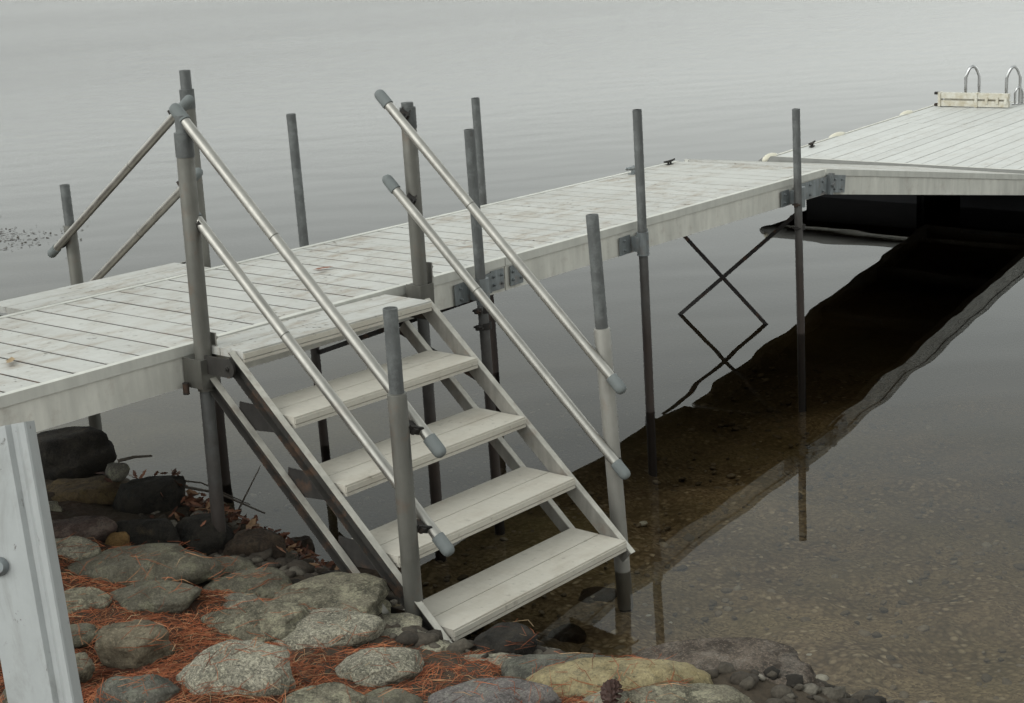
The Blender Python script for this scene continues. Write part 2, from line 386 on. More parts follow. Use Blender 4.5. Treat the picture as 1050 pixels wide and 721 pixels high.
s1 = section(frame_at(X0, 0, deckz(X0)), (JX - X0 - .004) / CO, 1., 'stained white plank dock section at the head of the stairs with leaves on it', 'dock', group='level dock sections', gap=.0125, phase=-.033 + (-X0 + -.552) % .127 - .127)
s2 = section(frame_at(JX, 0, deckz(JX)), (EX - JX) / CO, 1., 'cleaner white plank dock section between the stairs and the gangway, with a cleat', 'dock', group='level dock sections')
# gangway
rx, ry, rz = 3., -.20, -.545
gl_ = math.hypot(rx, ry)
GM = Matrix.Translation((EX + .02, .004, deckz(EX) - .002)) @ Euler((0, math.atan2(-rz, gl_), math.atan2(ry, rx)), 'XYZ').to_matrix().to_4x4()
gw = section(GM, 3.12, .985, 'white gangway ramp sloping down from the dock end onto the floating platform', 'gangway', name='gangway', group=None)

# connector plates where the sections meet
def plate(parent, x, z0, z1, w, y=-.004, n=2):
    bm = NB(); bx(bm, x - w / 2, x + w / 2, y - .006, y, z0, z1)
    for sx_ in (-1, 1):
        for zz in (z0 + .025, z1 - .025): bolt(bm, (x + sx_ * w * .32, y - .006, zz), (0, -1, 0), .007, .005)
    o = link('connector_plate', bm, M['galv'], parent, bevel=.001); return o
L1 = (JX - X0) / CO
plate(s1, L1 - .065, -.125, -.04, .085, -.001)
plate(s2, .065, -.125, -.04, .085, -.001)
L2 = (EX - JX) / CO
# hinge at the head of the gangway
bm = NB(); bx(bm, L2 - .32, L2 + .01, -.009, -.001, -.135, -.04)
for xx in (-.28, -.2, -.05):
    for zz in (-.115, -.06): bolt(bm, (L2 + xx, -.009, zz), (0, -1, 0), .008, .006)
link('hinge_plate', bm, M['galv'], s2, bevel=.001)
bm = NB(); bx(bm, -.005, .2, -.012, -.004, -.13, -.03)
for xx in (.08, .16):
    for zz in (-.11, -.055): bolt(bm, (xx, -.012, zz), (0, -1, 0), .008, .006)
tube(bm, [(.02, -.05, -.085), (.02, .01, -.085)], .014, 10); bx(bm, .005, .035, -.035, -.0125, -.14, -.02)
link('hinge_plate', bm, M['galv'], gw, bevel=.001)

# ------------------------------------------------------------------ pipes that carry the dock
def dock_post(x, y, top, label, r=.0215, brk=True, side=-1, lean=(0, 0), bot=-.75, clamps=(), cat='dock post', zb=None):
    t = thing('dock_post', Matrix.Translation((x, y, min(0, tz(x, y)))), label, cat, 'grey pipes standing in the lake along the dock')
    z0 = t.location.z
    bm = NB(); pipe_open(bm, (0, 0, bot - z0), (lean[0], lean[1], top - z0), r); link('pipe', bm, M['pipe'], t, True)
    dz = deckz(x) - z0
    if brk:
        s = side
        yb = -y if s < 0 else (1.0 - y)      # local y of the fascia
        for xo in (-.075, .075):
            bm = NB()
            bx(bm, xo - .043, xo + .043, *sorted((yb + s * .001, yb + s * .007)), dz - .135, dz - .05)
            for zz in (-.115, -.07): bolt(bm, (xo * 1.1, yb + s * .006, dz + zz), (0, s, 0), .007, .006)
            link('bracket_plate', bm, M['galv'], t, bevel=.001)
        bm = NB(); tube(bm, [(0, 0, dz - .15), (0, 0, dz - .04)], r + .007, 18); 
        bx(bm, -.03, .03, *sorted((yb + s * .0075, 0)), dz - .13, dz - .06)
        link('sleeve', bm, M['galv'], t, True, bevel=.001)
    for zc in clamps:
        bm = NB(); tube(bm, [(0, 0, zc - z0 - .014), (0, 0, zc - z0 + .014)], r + .006, 14)
        bx(bm, -r - .03, -r + .002, -.01, .01, zc - z0 - .01, zc - z0 + .01); tube(bm, [(-r - .02, -.024, zc - z0), (-r - .02, .024, zc - z0)], .005, 8)
        link('clamp', bm, M['galv'] if zc > .8 else M['dark'], t, True)
    return t
dock_post(1.452, -.055, 1.542, 'dark grey dock post directly behind the right hand stair rails, first on the near side', clamps=(.80, .73, .49), lean=(-.01, 0))
dock_post(2.632, -.055, 1.454, 'grey dock post on the near side at the middle of the clean dock section', clamps=())
dock_post(4.165, -.055, 1.248, 'grey dock post rusty red at the waterline, nearest to the gangway hinge', lean=(-.03, 0), clamps=(.73, .60))
dock_post(1.515, 1.05, 1.56, 'lone grey post on the far side of the dock, left of the right stair rails', side=1, lean=(.012, 0))
dock_post(2.805, 1.05, 1.46, 'far side dock post standing directly behind the first near side post', side=1)
dock_post(4.255, 1.05, .955, 'short far side post barely rising above the deck beside the cleat', side=1)

def cross_brace(ax, rods, label):
    t = thing('cross_brace', Matrix.Translation((ax, 0, 0)), label, 'brace', 'cross braces under the dock')
    for a, b in rods:
        bm = NB(); a = Vector(a) - Vector((ax, 0, 0)); b = Vector(b) - Vector((ax, 0, 0)); d = (b - a).normalized()
        obox(bm, a, b, d.cross(Vector((1, 0, 0))).normalized() * .011, Vector((.0035, 0, 0)))
        link('brace_bar', bm, M['brace'], t)
cross_brace(4.2, [((4.235, .0, .66), (4.215, .80, -.02)), ((4.215, .93, .66), (4.235, .19, -.02))], 'black crossed bars under the clean dock section, reaching the water beside the red stained post')
cross_brace(1.45, [((1.44, -.02, .845), (1.53, 1.03, .455)), ((1.435, -.03, .49), (1.42, 1.0, .88))], 'black crossed brace bars half hidden behind the stair treads')

# ------------------------------------------------------------------ stairs
SM = Matrix.Translation((0, 0, 1.0297)) @ Euler((0, .0486, 0)).to_matrix().to_4x4() @ Euler((0, 0, -.0163)).to_matrix().to_4x4()
SI = SM.inverted()
RUN, RISE, TD, WD = .2183, .1917, .24, .92
def W2(p): return SI @ Vector(p)
st = thing('dock_stairs', SM, 'five step aluminium stairs with tan treads and double handrails down to the rocks', 'stairs', 'stairs on both sides of the dock')
sdir = sn = None
def channel(bm, a, b, side, d=.042, w=.024, t=.003):
    """open channel: web inside, flanges turned outwards"""
    a, b = Vector(a), Vector(b); ax = Vector((side, 0, 0))
    obox(bm, a, b, ax * (t / 2), sn * d / 2)
    for q in (-1, 1):
        o = sn * q * (d / 2 - t / 2) + ax * (w / 2 + t / 2); obox(bm, a + o, b + o, ax * (w / 2), sn * (t / 2))
def flight():
    global sdir, sn
    sdir = Vector((0, -RUN, -RISE)).normalized(); sn = Vector((0, -RISE, RUN)).normalized()
    for i in range(5):
        y1 = -.003 - i * RUN; y0 = -.24 - i * RUN; z = -i * RISE
        bm = NB()
        x0 = .0 if i == 0 else .008
        bx(bm, x0, WD, y0 + .118, y1, z - .026, z); bx(bm, x0, WD, y0, y0 + .1145, z - .026, z); bx(bm, x0 + .03, WD - .03, y0 + .11, y0 + .122, z - .03, z - .0265)
        td_ = link('tread', bm, M['tread'] if i else M['deck'], st, bevel=.0015)
        bm = NB(); bx(bm, x0 + .001, WD - .001, y0 - .003, y0 + .012, z - .037, z - .0265); bx(bm, x0 + .001, WD - .001, y0 + .0125, y0 + .03, z - .037, z - .031)
        bx(bm, x0 + .001, WD - .001, y0 - .0045, y0 - .0005, z - .023, z - .006)
        link('nosing', bm, M['tread'], td_, bevel=.001)
        if i == 0: continue
        for xx, dxx in ((-.0, 1), (WD, -1)):
            bm = NB(); xa, xb = sorted((xx + dxx * .0005, xx + dxx * .006)); up_ = .016 if dxx > 0 else -.027
            vs = [(y1 + .02, z + up_), (y0 + .10, z + up_), (y0 + .035, z - .03), (y0 + .045, z - .060), (y1 + .03, z - .080)]
            a = [bm.verts.new((xa, p[0], p[1])) for p in vs]; b = [bm.verts.new((xb, p[0], p[1])) for p in vs]
            bm.faces.new(a); bm.faces.new(b[::-1])
            for q in range(5): bm.faces.new((a[q], b[q], b[(q + 1) % 5], a[(q + 1) % 5]))
            link('tread_gusset', bm, M['dark'], st)
    Lh = math.hypot(RUN, RISE)
    for side, xx in ((-1, -.004), (1, WD + .006)):
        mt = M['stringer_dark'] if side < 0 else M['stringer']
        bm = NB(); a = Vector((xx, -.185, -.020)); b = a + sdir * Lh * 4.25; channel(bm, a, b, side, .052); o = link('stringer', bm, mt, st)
        bm = NB(); q = sn * .0275 + Vector((side * .013, 0, 0)); obox(bm, a + q, b + q, Vector((.0125, 0, 0)), sn * .0012); link('stringer_edge', bm, M['edge'], o)
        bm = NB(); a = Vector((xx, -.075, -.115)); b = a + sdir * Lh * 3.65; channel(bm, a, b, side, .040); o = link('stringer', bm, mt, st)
        bm = NB(); q = sn * .0215 + Vector((side * .013, 0, 0)); obox(bm, a + q, b + q, Vector((.0125, 0, 0)), sn * .0012); link('stringer_edge', bm, M['edge'], o)
        bm = NB(); tube(bm, [(xx + side * .025, -.20, -.055), (xx + side * .034, -.20, -.055)], .032, 20); bx(bm, *sorted((xx + side * .0255, xx + side * .0335)), -.20, -.05, -.086, -.024)
        bolt(bm, (xx + side * .033, -.2, -.055), (side, 0, 0), .009, .006)
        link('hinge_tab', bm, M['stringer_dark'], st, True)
flight()
def rpost(a, b, rs, ri, sl0, sl1, collar=False, mt='sleeve'):
    """inner galvanised pipe a(bottom)->b(top) with an aluminium sleeve between parameters sl0..sl1 (world heights)"""
    a, b = Vector(a), Vector(b)
    f = lambda z: a.lerp(b, (z - a.z) / (b.z - a.z))
    bm = NB(); pipe_open(bm, W2(a), W2(b), ri)
    p = link('rail_post', bm, M['pipe'], st, True)
    bm = NB(); p0, p1 = W2(f(sl0)), W2(f(sl1)); d = (p1 - p0).normalized()
    tube(bm, [p0, p1 - d * .002, p1, p1 + d * .002], [rs, rs, rs - .001, ri + .0005], 20, True)
    link('post_sleeve', bm, M[mt], p, True)
    if collar: bm = NB(); e = p1 - d * .075; tube(bm, [e, e + d * .079], rs + .0018, 20); link('collar', bm, M['pipe'], p, True)
    return p
rpost((-.082, -.06, -.35), (.012, -.06, 1.802), .029, .0235, .88, 1.742, True)
rpost((1.052, -.06, -.45), (1.088, -.06, 1.697), .029, .0235, .93, 1.675, True)
rpost((-.06, -.963, .05), (-.06, -.981, 1.274), .0295, .0225, .10, 1.012)
rpost((1.05, -.985, -.25), (1.05, -.921, 1.333), .0295, .0225, -.15, .924, False, 'sleeve_light')
# square bracket that clamps the top posts to the dock edge
for wxx in (-.03, 1.074):
    wx = W2((wxx, -.06, .97))
    bm = NB(); c = wx
    bx(bm, c.x - .038, c.x + .038, c.y - .036, c.y - .031, c.z - .075, c.z + .025)
    for q in (-1, 1): bx(bm, *sorted((c.x + q * .038, c.x + q * .033)), c.y - .0305, -.002, c.z - .075, c.z + .025)
    br = link('post_bracket', bm, M['sleeve'], st, bevel=.001)
    bm = NB()
    bx(bm, c.x + .0385, c.x + .0445, c.y - .028, c.y - .002, c.z - .02, c.z + .105)
    for zz in (-.002, .045, .085): bolt(bm, (c.x + .044, c.y - .015, c.z + zz), (1, 0, 0), .008, .009)
    link('bolt_plate', bm, M['alum'], br, bevel=.0008)
    bm = NB(); tube(bm, [(c.x - .055, -.03, c.z - .095), (c.x - .055, -.03, c.z - .055)], .011, 12); link('pin', bm, M['dark'], br, True)
def rail(a, b, label=None):
    a, b = Vector(a), Vector(b); bm = NB(); la, lb = W2(a), W2(b); d = (lb - la).normalized()
    tube(bm, [la, lb], .0178, 20); h = link('handrail', bm, M['alum'], st, True)
    mid = la.lerp(lb, .39); bm = NB(); tube(bm, [mid, mid + d * .004], .0181, 20); link('joint', bm, M['sleeve'], h, True)
    for e, dd in ((la, d), (lb, -d)):
        bm = NB(); tube(bm, [e - dd * .016, e - dd * .0145, e - dd * .010, e - dd * .003, e + dd * .006, e + dd * .056, e + dd * .058], [.004, .011, .0168, .0204, .0216, .0216, .018], 18)
        link('end_cap', bm, M['cap'], h, True)
    return h
def rb(parent, p, q):
    """small bolted lug from rail point p back to post point q"""
    p, q = W2(p), W2(q); bm = NB(); d = (q - p); L = d.length; d.normalize(); v = d.cross(sdir).normalized()
    obox(bm, p + d * .012, q - d * .02, sdir * .017, v * .004)
    obox(bm, p + d * .012 + sdir * .02, q - d * .02 + sdir * .02, v * .016, sdir * .003)
    m = p.lerp(q, .5) + sdir * .02; tube(bm, [m - v * .012, m + v * .012], .011, 8)
    link('rail_bracket', bm, M['dark'], parent, True)
def rails(xs_, z0, slope, ys, ytop, yend, sgn, pts, gapz=.322):
    """two rails on each side in the plane x; z0 is the height of the upper rail at the dock edge"""
    for xr, zo, (pa, pb), yt, ye in zip(xs_, z0, pts, ytop, yend):
        for dz in (0, -gapz):
            f = lambda y: (xr, y, zo + dz - slope * abs(y - ys))
            h = rail(f(yt), f(ye))
            g = lambda P0, P1, z: Vector(P0).lerp(Vector(P1), (z - P0[2]) / (P1[2] - P0[2]))
            for P0, P1 in (pa, pb):
                yy = P0[1]; q = g(P0, P1, f(yy)[2]); rb(h, (xr, yy + sgn * .03, f(yy + sgn * .03)[2]), tuple(q))
NP = (((-.082, -.06, -.35), (.012, -.06, 1.802)), ((-.06, -.963, .05), (-.06, -.981, 1.274)))
NQ = (((1.052, -.06, -.45), (1.088, -.06, 1.697)), ((1.05, -.985, -.25), (1.05, -.921, 1.333)))
rails((.012, 1.005), (1.853, 1.737), .973, 0., (-.032, .0), (-1.065, -1.04), -1, (NP, NQ))
# far stairs: a shallower flight of the same pieces on the far side
SM = Matrix.Translation((.93, 1.0, 1.0297 - .93 * .0405 + .003)) @ Euler((0, .0405, 0)).to_matrix().to_4x4() @ Euler((0, 0, math.pi)).to_matrix().to_4x4(); SI = SM.inverted()
RUN, RISE = .262, .185
st = thing('dock_stairs', SM, 'aluminium stairs on the far side of the dock, only rails and top boards showing', 'stairs', 'stairs on both sides of the dock')
flight()
rpost((.915, 1.08, -.4), (.985, 1.08, 1.818), .029, .0235, .88, 1.735, True)
rpost((-.20, 1.08, -.4), (-.14, 1.08, 1.85), .029, .0235, .88, 1.76, True)
rpost((.915, 1.99, -.5), (.955, 1.99, 1.290), .0295, .0225, -.2, 1.10)
rpost((-.20, 1.99, -.5), (-.17, 1.99, 1.33), .0295, .0225, -.2, 1.13)
FP = (((.915, 1.08, -.4), (.985, 1.08, 1.818)), ((.915, 1.99, -.5), (.955, 1.99, 1.290)))
FQ = (((-.20, 1.08, -.4), (-.14, 1.08, 1.85)), ((-.20, 1.99, -.5), (-.17, 1.99, 1.33)))
rails((.90, -.065), (1.731, 1.79), .70, 1.0, (.97, .97), (2.09, 2.09), 1, (FP, FQ), .30)

# ------------------------------------------------------------------ cleats on the dock
def cleat(p, yaw, s, label, mat='galv'):
    t = thing('mooring_cleat', Matrix.Translation(p) @ Euler((0, 0, yaw)).to_matrix().to_4x4(), label, 'cleat', 'mooring cleats')
    bm = NB(); bx(bm, -.045 * s, .045 * s, -.018 * s, .018 * s, 0, .008 * s)
    for q in (-1, 1): tube(bm, [(q * .022 * s, 0, .006 * s), (q * .02 * s, 0, .035 * s)], .010 * s, 10)
    link('cleat_base', bm, M[mat], t, True)
    bm = NB(); tube(bm, [(-.10 * s, 0, .048 * s), (-.09 * s, 0, .042 * s), (-.03 * s, 0, .036 * s), (.03 * s, 0, .036 * s), (.09 * s, 0, .042 * s), (.10 * s, 0, .048 * s)], [.004 * s, .009 * s, .012 * s, .012 * s, .009 * s, .004 * s], 12)
    link('cleat_horn', bm, M[mat], t, True); return t
cleat((4.03, .93, deckz(4.03)), .1, 1., 'grey cleat on the far edge of the dock beside the short post')
cleat((4.43, .95, deckz(4.43) - .002), .0, .6, 'small dark cleat at the far corner where dock and gangway meet', 'dark')

# ------------------------------------------------------------------ floating platform
FX, FY, FZ, FL, FW_ = 7.62, 2.06, .325, 3.35, 2.75
FM = Matrix.Translation((FX, FY, FZ)) @ Euler((0, 0, R(-1.2))).to_matrix().to_4x4()
fp = thing('floating_platform', FM, 'wide white floating platform beyond the gangway with planks running away from the shore', 'floating dock')
bm = NB(); y = -.03
while y > -FW_ + .02:
    y0 = max(y - .118, -FW_ + .03)
    for (xa, xb) in ((.02, 1.915), (1.922, FL - .02)): bx(bm, xa, xb, y0, y, -.02, random.uniform(-.0012, .0012))
    y -= .1245
link('decking', bm, M['float_deck'], fp, bevel=.0015)
bm = NB(); bx(bm, .0, FL, -.022, 0, -.095, .004); bx(bm, 0, FL, -FW_, -FW_ + .022, -.095, .004); bx(bm, 0, .018, -FW_ + .0225, -.0225, -.095, .003); bx(bm, FL - .018, FL, -FW_ + .0225, -.0225, -.095, .003)
link('frame', bm, M['fascia'], fp, bevel=.002)
bm = NB(); tube(bm, [(-.026, .0, -.030), (-.026, -FW_, -.030)], .037, 16); ball(bm, (-.02, -.04, -.045), .055, 3, (1.1, 2.6, .95))
link('front_bumper', bm, M['bumper'], fp, True)
for i in range(3):
    for j in range(2):
        bm = NB(); xa = .12 + i * 1.1; ya = -.25 - j * 1.3
        bx(bm, xa, xa + .9, ya - .95, ya, -.52, -.097)
        for q in range(5): bx(bm, xa + .08 + q * .18, xa + .14 + q * .18, ya - .97, ya + .02, -.5, -.12)
        link('float_drum', bm, M['drum'], fp, bevel=.02)
bm = NB(); bx(bm, .15, FL - .1, -FW_ + .1, -.08, -.14, -.0215); link('underframe', bm, M['drum'], fp)
for xx, s in ((.0, 1.), (1.12, 1.3), (2.45, 1.2)):
    bm = NB(); ball(bm, (xx + .02, .012, -.02), .1, 3, (1.15 * s, .42, .44)); link('edge_bumper', bm, M['cream'], fp, True)
cleat((8.13, 1.96, FZ + .003), .15, .8, 'dark cleat on the left edge of the floating platform near its corner', 'dark')
cleat((10.62, 1.83, FZ + .003), 1.45, .7, 'dark cleat on the floating platform under the folded swim ladder', 'dark')

# ladder with two hoops, its step section folded up on deck
LX, LY = 10.72, 1.3
lt = thing('swim_ladder', Matrix.Translation((LX, LY, FZ)), 'stainless swim ladder with two hoops and its cream steps folded on the platform', 'ladder')
def hoop(y, x0, h, w, r=.014, dy=0):
    bm = NB(); pts = [(x0, y, .0), (x0, y, h * .55)]
    for a in range(0, 181, 15): pts.append((x0 + w / 2 - math.cos(R(a)) * w / 2, y + dy * a / 180, h * .72 + math.sin(R(a)) * h * .28))
    pts.append((x0 + w + .0, y + dy, 0)); tube(bm, pts, r, 12)
    tube(bm, [(x0, y, 0), (x0, y, .012)], .03, 14); tube(bm, [(x0 + w, y + dy, 0), (x0 + w, y + dy, .012)], .03, 14)
    link('hoop', bm, M['chrome'], lt, True)
hoop(.42, .0, .35, .10, dy=-.09); hoop(.03, .0, .35, .10, dy=-.09); hoop(-.03, .06, .16, .06, .010, -.05)
bm = NB()
for z in (.036, .106): bx(bm, -.19, -.14, -.06, .60, z - .026, z + .026)
bx(bm, -.16, -.14, -.04, .56, .058, .084)
link('step_board', bm, M['plastic'], lt, bevel=.008)
for yy in (.03, .42):
    bm = NB(); tube(bm, [(.0, yy, .05), (-.07, yy, .045), (-.145, yy, .05)], .011, 10); link('side_tube', bm, M['chrome'], lt, True)
for i, yy in enumerate((.595, .24, .14, .04, -.04)):
    bm = NB(); bx(bm, -.202, -.136, yy - .012, yy + .012, .005 if i < 2 else .04, .137 if i < 2 else .10)
    link('rung', bm, M['plastic'], lt, bevel=.003)
for yy, z in ((.63, .125), (.63, .018)):
    bm = NB(); tube(bm, [(-.17, yy + .02, z), (-.17, yy - .03, z)], .014, 10); link('pin', bm, M['dark'], lt, True)

# ------------------------------------------------------------------ tall white beam at the left
bm = NB()
bt = Vector((-2.164, -2.288, 1.771)); bb = Vector((-2.358, -2.625, .50))
zz = (bt - bb).normalized(); xx_ = (RT - zz * RT.dot(zz)).normalized(); yy_ = zz.cross(xx_)
fn = thing('channel_beam', Matrix((xx_, yy_, zz)).transposed().to_4x4(), 'leaning scratched white metal channel with a round bolt at the left edge', 'metal beam')
fn.location = bb; H_ = (bt - bb).length
hw = .036
prof = [(-.050, .0), (.008, .0), (.014, .006), (.020, .006), (.026, -.002), (.0355, -.008), (.0375, -.006), (.0375, .030), (.034, .030), (.034, -.002), (.026, .003), (.021, .0105), (.012, .0105), (.006, .004), (-.046, .004), (-.046, .030), (-.050, .030)]
a = [bm.verts.new((p[0], p[1], 0)) for p in prof]; b = [bm.verts.new((p[0], p[1], H_ - (.006 if p[0] < 0 else .0))) for p in prof]
for q in range(len(prof)): bm.faces.new((a[q], b[q], b[(q + 1) % len(prof)], a[(q + 1) % len(prof)]))
bm.faces.new(a[::-1]); bm.faces.new(b)
link('channel', bm, M['beam_white'], fn, bevel=.0008)
bm = NB(); tube(bm, [(-.030, .0, H_ - .180), (-.030, -.004, H_ - .180), (-.030, -.010, H_ - .180)], [.0125, .0125, .008], 18); link('bolt', bm, M['galv'], fn, True)

# ------------------------------------------------------------------ rocks
YAW = math.atan2(RT.y, RT.x)
def rock_mesh(bm, a, b, c, seed, flat=.5, sub=4):
    rnd = random.Random(seed)
    q = bmesh.ops.create_icosphere(bm, subdivisions=sub, radius=1)['verts']
    pl = []
    for i in range(9):
        v = Vector((rnd.gauss(0, 1), rnd.gauss(0, 1), rnd.gauss(0, .8))).normalized(); pl.append((v, rnd.uniform(.66, .92)))
    pl.append((Vector((rnd.uniform(-.15, .15), rnd.uniform(-.15, .15), 1)).normalized(), rnd.uniform(.62, .85)))
    of = Vector((rnd.uniform(-50, 50), rnd.uniform(-50, 50), rnd.uniform(-50, 50)))
    for v in q:
        p = v.co.copy()
        for n, t in pl:
            e = p.dot(n) - t
            if e > 0: p -= n * e * .78
        r = 1 + .16 * noise.noise(p * 1.3 + of) + .07 * noise.fractal(p * 3 + of, 1., 2., 4)
        cr = noise.noise(p * 2.1 + of * 1.7); r -= .07 * max(0, 1 - abs(cr) * 14)
        p *= r * 1.13
        v.co = Vector((p.x * a, p.y * b, p.z * c))
ROCKS = [
 ('big near black boulder in the shade under the left part of the dock', 'dark', 0.157, 1.095, 0.380, 0.168, 0.140, 0.115),
 ('brown mossy boulder under the dock, below the big near black one', 'brown', -0.079, 0.697, 0.370, 0.164, 0.122, 0.063),
 ('large dark rounded boulder under the dock with a stick on top', 'dark', 0.054, 0.444, 0.341, 0.141, 0.104, 0.115),
 ('small grey stone wedged between the two dark boulders under the dock', 'grey', 0.040, 0.610, 0.440, 0.045, 0.035, 0.033),
 ('purple brown rock right of the white metal channel, below the mossy boulder', 'purple', -0.420, 0.236, 0.430, 0.119, 0.088, 0.069),
 ('tiny pale stone between the mossy boulder and the purple brown rock', 'pale', -0.288, 0.587, 0.408, 0.046, 0.034, 0.035),
 ('small ochre orange stone right of the purple brown rock', 'ochre', -0.351, 0.107, 0.404, 0.041, 0.031, 0.042),
 ('dark mottled rock right of the small ochre stone', 'dark', -0.236, 0.113, 0.383, 0.107, 0.080, 0.068),
 ('pale pointed lichen rock just below the purple brown rock', 'pale', -0.542, 0.090, 0.447, 0.088, 0.065, 0.059),
 ('rounded umber rock in shade below the dead leaves, right of the leftmost stair post', 'umber', -0.013, -0.197, 0.321, 0.099, 0.073, 0.077),
 ('small round umber stone beside the lower stringer of the stairs', 'umber', 0.573, 0.239, -0.010, 0.058, 0.043, 0.064),
 ('flat shaded rock seen through the stairs behind the lower stringer', 'umber', 0.484, -0.121, -0.006, 0.150, 0.097, 0.060),
 ('reddish shaded rock low behind the stairs beside the bottom left handrail post', 'umber', 0.611, -0.173, -0.055, 0.097, 0.071, 0.090),
 ('dark rock in shade at the foot of the leftmost stair post', 'dark', -0.069, -0.000, 0.342, 0.102, 0.075, 0.079),
 ('little umber rock among the dead leaves left of the leftmost stair post', 'umber', 0.106, 0.194, 0.308, 0.060, 0.045, 0.044),
 ('long flat grey green slab, the widest stone of the upper bank', 'green', -0.484, -0.191, 0.424, 0.240, 0.118, 0.071),
 ('smooth oval grey green stone below the long flat slab', 'green', -0.637, -0.443, 0.446, 0.150, 0.106, 0.045),
 ('flat green stone touching the right end of the long flat slab', 'green', -0.230, -0.298, 0.359, 0.094, 0.070, 0.028),
 ('low grey green stone below the shaded umber rock', 'green', -0.321, -0.523, 0.374, 0.143, 0.106, 0.042),
 ('long humped grey rock at the left of the stair foot', 'greygreen', -0.245, -0.781, 0.353, 0.206, 0.152, 0.070),
 ('pale stone pressed against the foot of the bottom left handrail post', 'pale', -0.175, -0.955, 0.262, 0.105, 0.08, 0.055),
 ('narrow grey stone between the humped grey rock and the lower stringer end', 'greygreen', -0.075, -0.74, 0.235, 0.09, 0.07, 0.06),
 ('dark brown stone low behind the bottom left handrail post', 'umber', 0.02, -0.60, 0.20, 0.10, 0.07, 0.06),
 ('pale ridge of rock that the bottom left handrail post stands behind', 'pale', -0.30, -1.14, 0.315, 0.14, 0.10, 0.045),
 ('pale rough rock at the foot of the lowest tread', 'pale', -0.275, -1.415, 0.318, 0.125, 0.083, 0.036),
 ('small pale stone right of the smooth oval stone', 'pale', -0.479, -0.603, 0.403, 0.083, 0.054, 0.025),
 ('broad lichen grey rock above the big light granite boulder', 'greygreen', -0.538, -0.778, 0.413, 0.146, 0.101, 0.043),
 ('rounded speckled granite stone between the grey humped rock and the round granite one', 'granite', -0.432, -0.972, 0.384, 0.152, 0.113, 0.045),
 ('big light speckled granite boulder at the bottom of the bank', 'granite', -0.908, -1.131, 0.492, 0.147, 0.109, 0.099),
 ('round speckled granite stone ringed by red pine needles', 'granite', -0.529, -1.279, 0.406, 0.111, 0.082, 0.041),
 ('brown layered rock with a dark crack left of the big granite boulder', 'sand', -0.921, -0.704, 0.491, 0.109, 0.081, 0.061),
 ('light grey stone beside the white metal channel, left of the oval stone', 'greygreen', -0.826, -0.338, 0.485, 0.086, 0.064, 0.041),
 ('small grey green stone beside the white channel, left of the cracked rock', 'green', -0.970, -0.524, 0.494, 0.062, 0.046, 0.029),
 ('small dark lichen stone touching the lower end of the white channel', 'greygreen', -1.099, -0.705, 0.505, 0.042, 0.031, 0.044),
 ('violet grey rock cut by the bottom edge, right of the round granite stone', 'violet', -0.572, -1.695, 0.435, 0.162, 0.097, 0.048),
 ('low greenish stone at the bottom edge below the round granite stone', 'green', -0.757, -1.517, 0.463, 0.076, 0.057, 0.032),
 ('lichen stone at the bottom edge between the big granite boulder and the greenish stone', 'greygreen', -0.856, -1.400, 0.482, 0.093, 0.070, 0.041),
 ('smooth slate grey rock left of the yellow tan one', 'slate', -0.272, -1.681, 0.367, 0.159, 0.096, 0.047),
 ('long yellow tan rock at the waterline right of the stairs', 'tan', -0.225, -1.885, 0.378, 0.245, 0.10, 0.066),
 ('rough dark brown rock sloping into the water right of the yellow tan rock', 'rubble', 0.03, -1.985, 0.285, 0.30, 0.17, 0.085),
 ('lichen grey rock at the bottom edge right of the pine cone', 'greygreen', -0.265, -2.096, 0.389, 0.161, 0.091, 0.048),
 ('small pale stone at the bottom edge left of the pine cone', 'pale', -0.371, -1.920, 0.401, 0.065, 0.048, 0.035),
 ('black wet rock in the shade in front of the lowest tread', 'dark', -0.130, -1.387, 0.324, 0.091, 0.067, 0.056),
 ('shade darkened rock in the water beneath the two lowest treads', 'dark', 0.387, -0.626, 0.003, 0.086, 0.055, 0.069),
 ('umber rock under water off the right end of the lowest tread', 'umber', 1.14, -0.80, -0.20, 0.10, 0.08, 0.03),
 ('small umber rock under water below the lowest tread', 'umber', 0.717, -0.949, -0.138, 0.070, 0.052, 0.048),
 ('green stone behind the lower end of the white channel', 'green', -1.340, -0.847, 0.530, 0.073, 0.054, 0.076),
 ('slate stone under the needles left of the big granite boulder', 'slate', -1.125, -1.003, 0.507, 0.105, 0.078, 0.064),
]
rock_objs = []
for i, (lab, mt, x, y, z, a, b, c) in enumerate(ROCKS):
    bm = NB(); rock_mesh(bm, a, b, c, 100 + i * 7)
    o = link('rock', bm, ROCK[mt], smooth=True); o.data.set_sharp_from_angle(angle=R(80))
    o.location = (x, y, z); o.rotation_euler = (0, 0, YAW)
    tag(o, lab, 'rock', 'rocks of the shore bank'); rock_objs.append(o)

